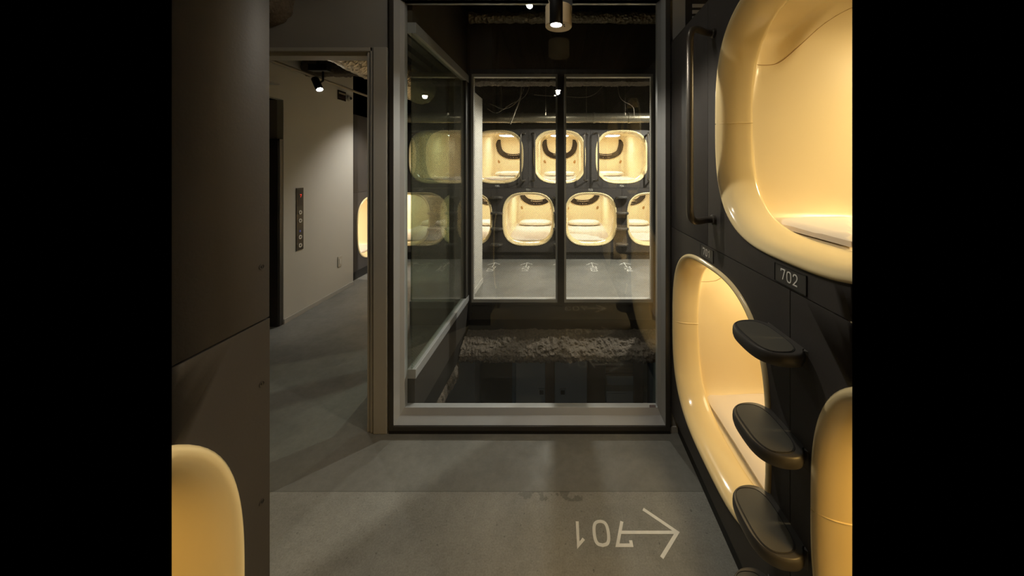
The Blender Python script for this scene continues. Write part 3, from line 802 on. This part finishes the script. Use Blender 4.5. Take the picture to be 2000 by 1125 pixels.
# ---- lower floor seen down the shaft
YL = 3.55
def xl(px): return (px - 1094) * YL / 650
bm = bmesh.new(); box(bm, -1.6, 1.6, YL, YL + .05, -3.2, -.25); struct(link('wall_lower', bm, 'lower_white'))
struct(link('floor_lower', BX(-1.6, 1.6, 1.9, YL, -3.25, -3.2), 'concrete'))
struct(link('wall_lower_left', BX(-1.65, -1.6, 1.9, YL, -3.2, -.3), 'wall_grey'))
struct(link('wall_lower_pier', BX(xl(862), xl(938), YL - .22, YL - .01, -3.2, -.45), 'wall_grey'))
struct(link('wall_lower_recess', BX(xl(940), xl(1003), YL - .03, YL - .001, -3.2, -.3), 'panel'))
def low(name, px0, px1, py0, py1, dy, m, label, cat, group=None, off=.0005):
    z0 = 1.48 - (py1 - 327) * YL / 650; z1 = 1.48 - (py0 - 327) * YL / 650
    bm = bmesh.new(); box(bm, xl(px0), xl(px1), YL - dy, YL - off, z0, z1, .003); o = link(name, bm, m); tag(o, label, cat, group); return o
def lows(name, px0, px1, py0, py1, dy, m):
    z0 = 1.48 - (py1 - 327) * YL / 650; z1 = 1.48 - (py0 - 327) * YL / 650
    return struct(link(name, BX(xl(px0), xl(px1), YL - dy, YL - .0006, z0, z1), m))
lows('trim_12', 1002, 1008, 640, 1400, .05, 'blue_wall')
low('timber_post', 1065, 1083, 640, 1400, .06, 'lower_brown', 'brown post on the lower floor between the two wall controllers', 'post', 'posts on the lower floor')
low('timber_post', 1146, 1181, 640, 1400, .05, 'lower_brown', 'wide dark post on the lower floor right of the wall controllers', 'post', 'posts on the lower floor')
low('timber_post', 1232, 1249, 640, 1400, .16, 'lower_brown', 'brown post on the lower floor beside the blue wall', 'post', 'posts on the lower floor', .112)
lows('trim_13', 1264, 1310, 640, 1400, .10, 'blue_wall')
for px, s in ((1058, 'left of the brown post'), (1099, 'right of the brown post')):
    e = empty('wall_controller', (xl(px), YL - .001, 1.48 - (765 - 327) * YL / 650)); tag(e, 'small square controller on the lower floor wall, ' + s, 'wall control', 'wall controllers on the lower floor')
    link('housing', BX(-.033, .033, -.018, 0, -.038, .038, bev=.003), 'lower_white', e); link('screen', BX(-.022, .022, -.0195, -.018, -.018, .028), 'black_metal', e)
cb = empty('low_cabinet', (xl(1204), YL, -1.4)); tag(cb, 'pale low cabinet on the lower floor near the blue wall', 'cabinet')
link('carcass', BX(-.12, .30, -.10, -.001, -.6, .56), 'lower_white', cb); link('door', BX(-.115, .085, -.108, -.101, -.59, .54), 'lower_white', cb); link('door', BX(.095, .295, -.108, -.101, -.59, .44), 'lower_white', cb)
bl = empty('slatted_blind', (xl(1182), YL, -.72)); tag(bl, 'brown slatted blind on the lower floor above the pale cabinet', 'blind')
for k in range(10): link('slat', BX(0, .38, -.04, -.022, k * .034, k * .034 + .024), 'lower_brown', bl)
link('blind_cord', BX(.19, .193, -.021, -.012, 0, .36), 'cable', bl)

# ------------------------------------------------------------------ ceilings
def deck(name, x0, x1, y0, y1, z, pitch=.20, h=.06):
    bm = bmesh.new(); xs = []; x = x0
    while x < x1:
        xs += [(x, z), (x + pitch * .38, z), (x + pitch * .5, z + h), (x + pitch * .88, z + h)]; x += pitch
    A = [bm.verts.new((a, y0, b)) for a, b in xs]; B = [bm.verts.new((a, y1, b)) for a, b in xs]
    for i in range(len(xs) - 1): bm.faces.new((A[i], A[i + 1], B[i + 1], B[i]))
    return struct(link(name, bm, 'deck_metal'))
mat('deck_metal', (.060, .064, .062), .38, metal=.5, noise_amt=.2, noise_scale=6)
deck('ceiling', -1.0, 1.0, -1.5, 1.93, 2.95)
deck('ceiling_shaft', -.95, 1.05, 1.93, 3.15, 2.88)
deck('ceiling_far_room', -2.9, 2.6, 3.15, 5.7, 2.88)
deck('ceiling_hall', -2.9, -.95, 1.96, 3.15, 2.88)
struct(link('wall_rear', BX(-.70, .70, -1.56, -1.5, 0, 2.95), 'panel'))
struct(link('wall_left_rear', BX(XL - .02, XL, -1.5, .36, 0, 2.95), 'panel'))

# ------------------------------------------------------------------ elevator hall
XE = -2.61
bm = bmesh.new(); box(bm, XE - .06, XE, 3.139, 4.195, 0, 2.90); box(bm, XE - .06, XE, 2.70, 3.139, 2.117, 2.90)
struct(link('wall_elevator', bm, 'wall_white'))
struct(link('baseboard_elevator', BX(XE, XE + .007, 3.142, 4.195, .001, .045), 'trim_paint'))
struct(link('wall_elevator_reveal', BX(-2.90, XE - .061, 3.139, 3.16, 1.745, 2.117), 'wall_grey'))
el = empty('door_1', (-2.74, 2.9, 0)); struct(el, 'dark elevator door surround')
link('jamb', BX(-.13, .128, .20, .238, .001, 1.745), 'frame_dark', el); link('jamb', BX(-.13, .122, .188, .20, .001, 1.73), 'panel', el)
link('door_leaf', BX(-.03, .0, -.2, .19, .001, 1.73), 'frame_dark', el)
bx_ = empty('ceiling_box', (-2.53, 2.8, 2.2)); tag(bx_, 'cream boxed casing high at the left edge of the doorway', 'casing')
link('casing_body', BX(-.079, .08, -.06, .11, 0, .33, bev=.003), 'trim_paint', bx_); link('cover_lip', BX(.08, .083, -.055, .105, .01, .32), 'wall_white', bx_)
# call panel
cp = empty('elevator_call_panel', (XE, 3.333, .655)); tag(cp, 'tall black elevator call panel with red 7 on the white wall', 'control panel')
bm = bmesh.new(); box(bm, 0, .006, -.045, .045, 0, .62, .001); link('face_plate', bm, 'black_metal', cp)
bm = bmesh.new(); box(bm, .006, .0075, -.030, .030, .44, .60); link('display', bm, 'panel_black', cp)
bm = bmesh.new(); digits(bm, '7', -.009, -.014, .028, .016, 0, .0035, 0, .001)
bmesh.ops.transform(bm, matrix=Matrix(((0, 0, 1, .0076), (1, 0, 0, .008), (0, 1, 0, .54), (0, 0, 0, 1))), verts=bm.verts[:])
link('floor_digit', bm, 'red_led', cp)
for z in (.375, .292, .128, .045):
    bm = bmesh.new(); n = 24
    R = [[bm.verts.new((x, r * cos(2 * pi * k / n), z + r * sin(2 * pi * k / n))) for k in range(n)] for r, x in ((.0215, .006), (.0205, .011), (.0105, .011), (.010, .006))]
    for a, b in zip(R, R[1:]):
        for k in range(n): bm.faces.new((a[k], a[(k + 1) % n], b[(k + 1) % n], b[k]))
    bt = link('button', bm, 'ring_white', cp, 40)
    bm = bmesh.new(); tube(bm, [(.006, 0, z), (.0095, 0, z)], .0075, 16); link('button_cap', bm, 'black_metal', bt)
link('status_light', BX(.006, .008, -.008, .008, .178, .198), 'blue_led', cp)
so = empty('light_switch', (XE, 3.936, .37)); tag(so, 'small pale switch plate low on the white hall wall', 'switch')
link('plate', BX(0, .008, -.035, .035, -.06, .06, bev=.002), 'switch_plate', so); link('rocker', BX(.008, .011, -.012, .012, -.03, .03), 'ring_white', so)
# picture and dome camera high on the wall
sg = empty('wall_sign', (XE, 3.97, 2.335)); tag(sg, 'small dark notice high on the white wall under the pipe', 'sign')
link('board', BX(0, .01, -.07, .07, -.055, .055), 'brown_panel', sg); link('notice_band', BX(.010, .0115, -.06, .06, .015, .035), 'conduit', sg)
dc = empty('dome_sensor', (XE, 4.10, 2.33)); tag(dc, 'small white sensor with dark eye high beside the dark notice', 'sensor')
bm = bmesh.new(); tube(bm, [(0, 0, 0), (.02, 0, 0), (.03, 0, 0)], .03, 16, radii=[.036, .034, .022]); link('base', bm, 'switch_plate', dc)
bm = bmesh.new(); bmesh.ops.create_uvsphere(bm, u_segments=12, v_segments=8, radius=.018, matrix=Matrix.Translation((.03, 0, 0))); link('eye', bm, 'black_metal', dc, True)
# conduit under the ceiling
bm = bmesh.new(); tube(bm, [(-2.42, 2.55, 2.375), (-2.42, 5.2, 2.375)], .014, 10); tag(link('conduit_pipe', bm, 'conduit', None, 60), 'thin pipe running along the top of the white hall wall', 'pipe')

# ------------------------------------------------------------------ ducts
def duct(name, pts, r, label, seg=40, crinkle=.012, m='foil', n=60, hang=()):
    P = bez(pts, n); bm = bmesh.new(); rg = tube(bm, P, r, seg)
    for row in rg:
        for v in row:
            c = sum((q.co for q in row), Vector()) / len(row); d = (v.co - c)
            v.co += d.normalized() * crinkle * (noise.noise(v.co * 22) + .6 * noise.noise(v.co * 55))
    o = tag(link(name, bm, m, None, True), label, 'duct')
    for q in hang:
        bm = bmesh.new(); tube(bm, [(q[0], q[1], q[2]), (q[0], q[1], q[3])], .004, 6); link('hanger_rod', bm, 'cable', o)
    return o
duct('foil_duct', [(-1.62, 2.0, 2.42), (-1.63, 2.8, 2.40), (-1.66, 4.0, 2.40)], .16, 'crinkled silver foil duct under the hall ceiling in the doorway corner', hang=[(-1.62, 2.4, 2.54, 2.885), (-1.64, 3.5, 2.54, 2.885)])
duct('foil_duct', [(-2.60, 3.42, 2.50), (-2.25, 3.40, 2.495), (-1.90, 3.42, 2.51)], .085, 'darker insulated duct crossing behind the hall spotlight', m='sprayed_insulation', hang=[(-2.4, 3.41, 2.52, 2.885), (-1.98, 3.41, 2.54, 2.885)])
duct('foil_duct', [(-1.63, 1.10, 2.40), (-1.62, 1.5, 2.402), (-1.615, 1.90, 2.403)], .125, 'round insulated duct end at the upper left above the doorway', m='sprayed_insulation', n=24)
duct('foil_duct', [(-.80, 2.94, 2.80), (0, 2.92, 2.795), (.98, 2.95, 2.80)], .045, 'thin silver foil duct across the top of the shaft', seg=20, crinkle=.012)
# spiral duct with joint collars above the far pods
dk = empty('spiral_duct', (-2.5, 5.08, 2.235)); tag(dk, 'long round metal duct above the far wall pods', 'duct')
bm = bmesh.new(); rows = [(x * .04, 0, 0) for x in range(0, 111)]; tube(bm, rows, .075, 28, radii=[.075 if i % 3 else .0765 for i in range(len(rows))]); link('pipe', bm, 'duct_metal' if 'duct_metal' in MATS else mat('duct_metal', (.30, .27, .20), .35, metal=.8).name, dk, 60)
for x in (.55, 1.0, 1.72, 1.92, 2.55, 3.02, 3.55, 4.0):
    bm = bmesh.new(); tube(bm, [(x - .02, 0, 0), (x - .018, 0, 0), (x + .018, 0, 0), (x + .02, 0, 0)], .08, 28, radii=[.076, .082, .082, .076]); link('collar', bm, 'duct_metal', dk, 40)
for x in (.3, 1.6, 2.9, 4.2):
    bm = bmesh.new(); tube(bm, [(x, 0, .07), (x, 0, .65)], .004, 6); link('hanger_rod', bm, 'cable', dk)
# hanging cables in the far room
def cable(pts, label, r=.004):
    bm = bmesh.new(); tube(bm, bez(pts, 12), r, 6); tag(link('hanging_cable', bm, 'cable', None, True), label, 'cable', 'cables under the far ceiling')
cable([(-.92, 4.2, 2.22), (-.80, 4.2, 2.17), (-.62, 4.2, 2.28), (-.42, 4.2, 2.42), (-.30, 4.2, 2.90)], 'looping cable at the upper left of the far window')
cable([(-.90, 4.3, 2.30), (-.70, 4.3, 2.24), (-.50, 4.3, 2.42), (-.38, 4.3, 2.90)], 'second looping cable rising to the far ceiling')
cable([(-.50, 4.4, 2.90), (-.52, 4.4, 2.45), (-.60, 4.4, 2.20), (-.66, 4.4, 2.05)], 'dangling cable bundle left of the room lamp', .009)
cable([(-.34, 4.3, 2.42), (.0, 4.3, 2.40), (.45, 4.3, 2.43), (.78, 4.3, 2.90)], 'long slack cable crossing behind the window mullion')
cable([(.78, 4.5, 2.90), (.80, 4.5, 2.45), (.98, 4.5, 2.30), (1.0, 4.5, 2.15)], 'cable hanging from the ceiling at the upper right of the far window')
for X, s in ((-.20, 'left of the room lamp'), (.90, 'at the right of the far window')):
    e = empty('pendant_sensor', (X, 4.6, 2.20)); tag(e, 'thin rod with small sensor tip hanging ' + s, 'sensor', 'rods under the far ceiling')
    bm = bmesh.new(); tube(bm, [(0, 0, .03), (0, 0, .69)], .002, 6); link('rod', bm, 'cable', e)
    bm = bmesh.new(); tube(bm, [(0, 0, 0), (0, 0, .035)], .008, 10); link('tip', bm, 'conduit', e)

# ------------------------------------------------------------------ lamps
def lamp_body(root, top, tip, r, lens_r, back=.0):
    """black spot cylinder from top to tip, lens at the tip"""
    top, tip = Vector(top), Vector(tip); d = (tip - top).normalized(); L = (tip - top).length
    prof = [(0, r * .9), (.006, r), (L - .002, r), (L, r * .96), (L, lens_r), (L - .014, lens_r)]
    bm = bmesh.new(); q = d.to_track_quat('Z', 'Y'); rows = []
    for h, rr in prof: rows.append([bm.verts.new(top + q @ Vector((rr * cos(2 * pi * k / 28), rr * sin(2 * pi * k / 28), h))) for k in range(28)])
    for a, b in zip(rows, rows[1:]):
        for k in range(28): bm.faces.new((a[k], a[(k + 1) % 28], b[(k + 1) % 28], b[k]))
    bm.faces.new(rows[0][::-1]); bm.faces.new(rows[-1])
    link('lamp_housing', bm, 'black_metal', root, 35)
    bm = bmesh.new(); rows = []
    for h, rr in ((L - .012, lens_r * .97), (L - .004, lens_r * .95), (L + .001, lens_r * .6), (L + .003, .001)): rows.append([bm.verts.new(top + q @ Vector((rr * cos(2 * pi * k / 28), rr * sin(2 * pi * k / 28), h))) for k in range(28)])
    for a, b in zip(rows, rows[1:]):
        for k in range(28): bm.faces.new((a[k], a[(k + 1) % 28], b[(k + 1) % 28], b[k]))
    l = link('lens', bm, 'lens_white', root, True); l['label'] = 'glowing lens'
s1 = empty('track_spotlight', (0, 0, 0)); tag(s1, 'black cylinder spotlight with glaring lens at the top centre of the photo', 'spotlight')
a = AISLE_SPOT; lamp_body(s1, (a.x, a.y, a.z + .20), (a.x, a.y, a.z + .004), .0268, .0235)
bm = bmesh.new(); tube(bm, [(a.x, a.y, a.z + .20), (a.x, a.y, 2.93)], .012, 12); link('stem', bm, 'black_metal', s1)
link('track_adapter', BX(a.x - .02, a.x + .02, a.y - .06, a.y + .06, 2.93, 2.949), 'black_metal', s1)
# keep the real light just below the lens
LIGHTS[0].location = (a.x, a.y, a.z - .012)
s2 = empty('drum_ceiling_fixture', (-.008, 1.70, 2.197)); tag(s2, 'cream drum-shaped ceiling fixture just behind the black spotlight', 'ceiling fixture')
bm = bmesh.new(); tube(bm, [(0, 0, 0), (0, 0, .002), (0, 0, .098), (0, 0, .10)], .07, 40, radii=[.066, .0675, .0675, .066]); link('drum', bm, 'cream_metal', s2, 35)
bm = bmesh.new(); tube(bm, [(.045, 0, .10), (.045, 0, .70)], .014, 12); link('stem', bm, 'black_metal', s2)
link('junction_box', BX(.02, .07, -.025, .025, .10, .15), 'black_metal', s2)
for x, y in ((.01, -.02), (.028, -.032), (.03, -.012)):
    bm = bmesh.new(); tube(bm, [(x, y, -.003), (x, y, .001)], .003, 10); link('screw', bm, 'black_metal', s2)
bm = bmesh.new(); tube(bm, bez([(-.04, 0, .10), (-.07, 0, .20), (-.15, 0, .45)], 8), .003, 6); link('lead', bm, 'conduit', s2)
s3 = empty('track_spotlight', (0, 0, 0)); tag(s3, 'tilted black spotlight in the elevator hall seen through the doorway', 'spotlight')
h = HALL_SPOT; dr = Vector((.52, -.25, -.82)).normalized()
lamp_body(s3, h - dr * .125, h + dr * .004, .030, .025)
LIGHTS[1].location = h + dr * .02
bm = bmesh.new(); tube(bm, [h - dr * .06, h - dr * .06 + Vector((.05, 0, .03)), h - dr * .06 + Vector((.05, 0, .16))], .009, 8); link('arm', bm, 'black_metal', s3)
link('track_adapter', BX(h.x - .08, h.x + .08, h.y - .03, h.y + .03, h.z + .16, h.z + .215), 'black_metal', s3)
bm = bmesh.new(); box(bm, h.x - .015, h.x + .015, h.y - .02, h.y + .02, h.z + .215, 2.885); link('drop_rod', bm, 'black_metal', s3)
def downlight(name, p, r, label, li=None, ztop=2.88):
    e = empty(name, (0, 0, 0)); tag(e, label, 'spotlight'); lamp_body(e, (p[0], p[1], p[2] + .12), (p[0], p[1], p[2]), r, r * .86)
    bm = bmesh.new(); tube(bm, [(p[0], p[1], p[2] + .12), (p[0], p[1], ztop)], .006, 8); link('stem', bm, 'black_metal', e)
    if li is not None: LIGHTS[li].location = (p[0], p[1], p[2] - .012)
downlight('pendant_downlight', ROOM_SPOT, .042, 'small bright downlight hanging in the far room beside the mullion', 2)
downlight('pendant_downlight', (1.7, 4.1, 2.47), .042, 'far room downlight hidden behind the right frame', 3)
downlight('pendant_downlight', (-1.75, 4.55, 2.47), .042, 'far room downlight above the passage behind the doorway', 4)
downlight('pendant_downlight', (-.252, 1.11, 2.83), .040, 'aisle downlight mirrored as a tiny bright dot at the top of the pane', 5, 2.95)

# ------------------------------------------------------------------ the modelled stretch of both aisle walls ends where the photograph does
right_run = [wall_right, base_r, ledge_r, end_r, cap_r] + RSTEPS
for k in (701, 702, 703):
    for o in R_POD[k]:
        if o: right_run += family(o)
lamps_keep = [o for o in right_run if o.name.startswith('ceiling_light')]
# near pods: ceiling lights retuned, some moved off their true place for the lighting
def near_lamp(k, m, moves):
    for o in family(R_POD[k][0]):
        if o.name.startswith('ceiling_light'):
            o.data = o.data.copy(); o.data.materials[0] = MATS[m]; o.location = moves
near_lamp(701, 'pod_lamp_low', (-.17, -.78, -.062)); near_lamp(702, 'pod_lamp_near', (0, 0, 0)); near_lamp(703, 'pod_lamp_bounce', (0, 0, 0)); R_POD['left'] = L_POD; near_lamp('left', 'pod_lamp_left', (0, 0, 0))
for k, cy in ((703, .38), ('left', .225)):       # shrunk and pulled to the mouth to light the rim
    for o in family(R_POD[k][0]):
        if o.name.startswith('ceiling_light'):
            for v in o.data.vertices: v.co = Vector((v.co.x * .65, (v.co.y - 1.18) * .62 + cy, v.co.z - .062))
right_run = [o for o in right_run if o.name not in [l.name for l in lamps_keep]]
cut([o for o in right_run], 650, -570.5)
left_run = [wall_left] + [o for q in L_POD if q for o in family(q) if not o.name.startswith('ceiling_light')]
cut(left_run, -650, -758.5)
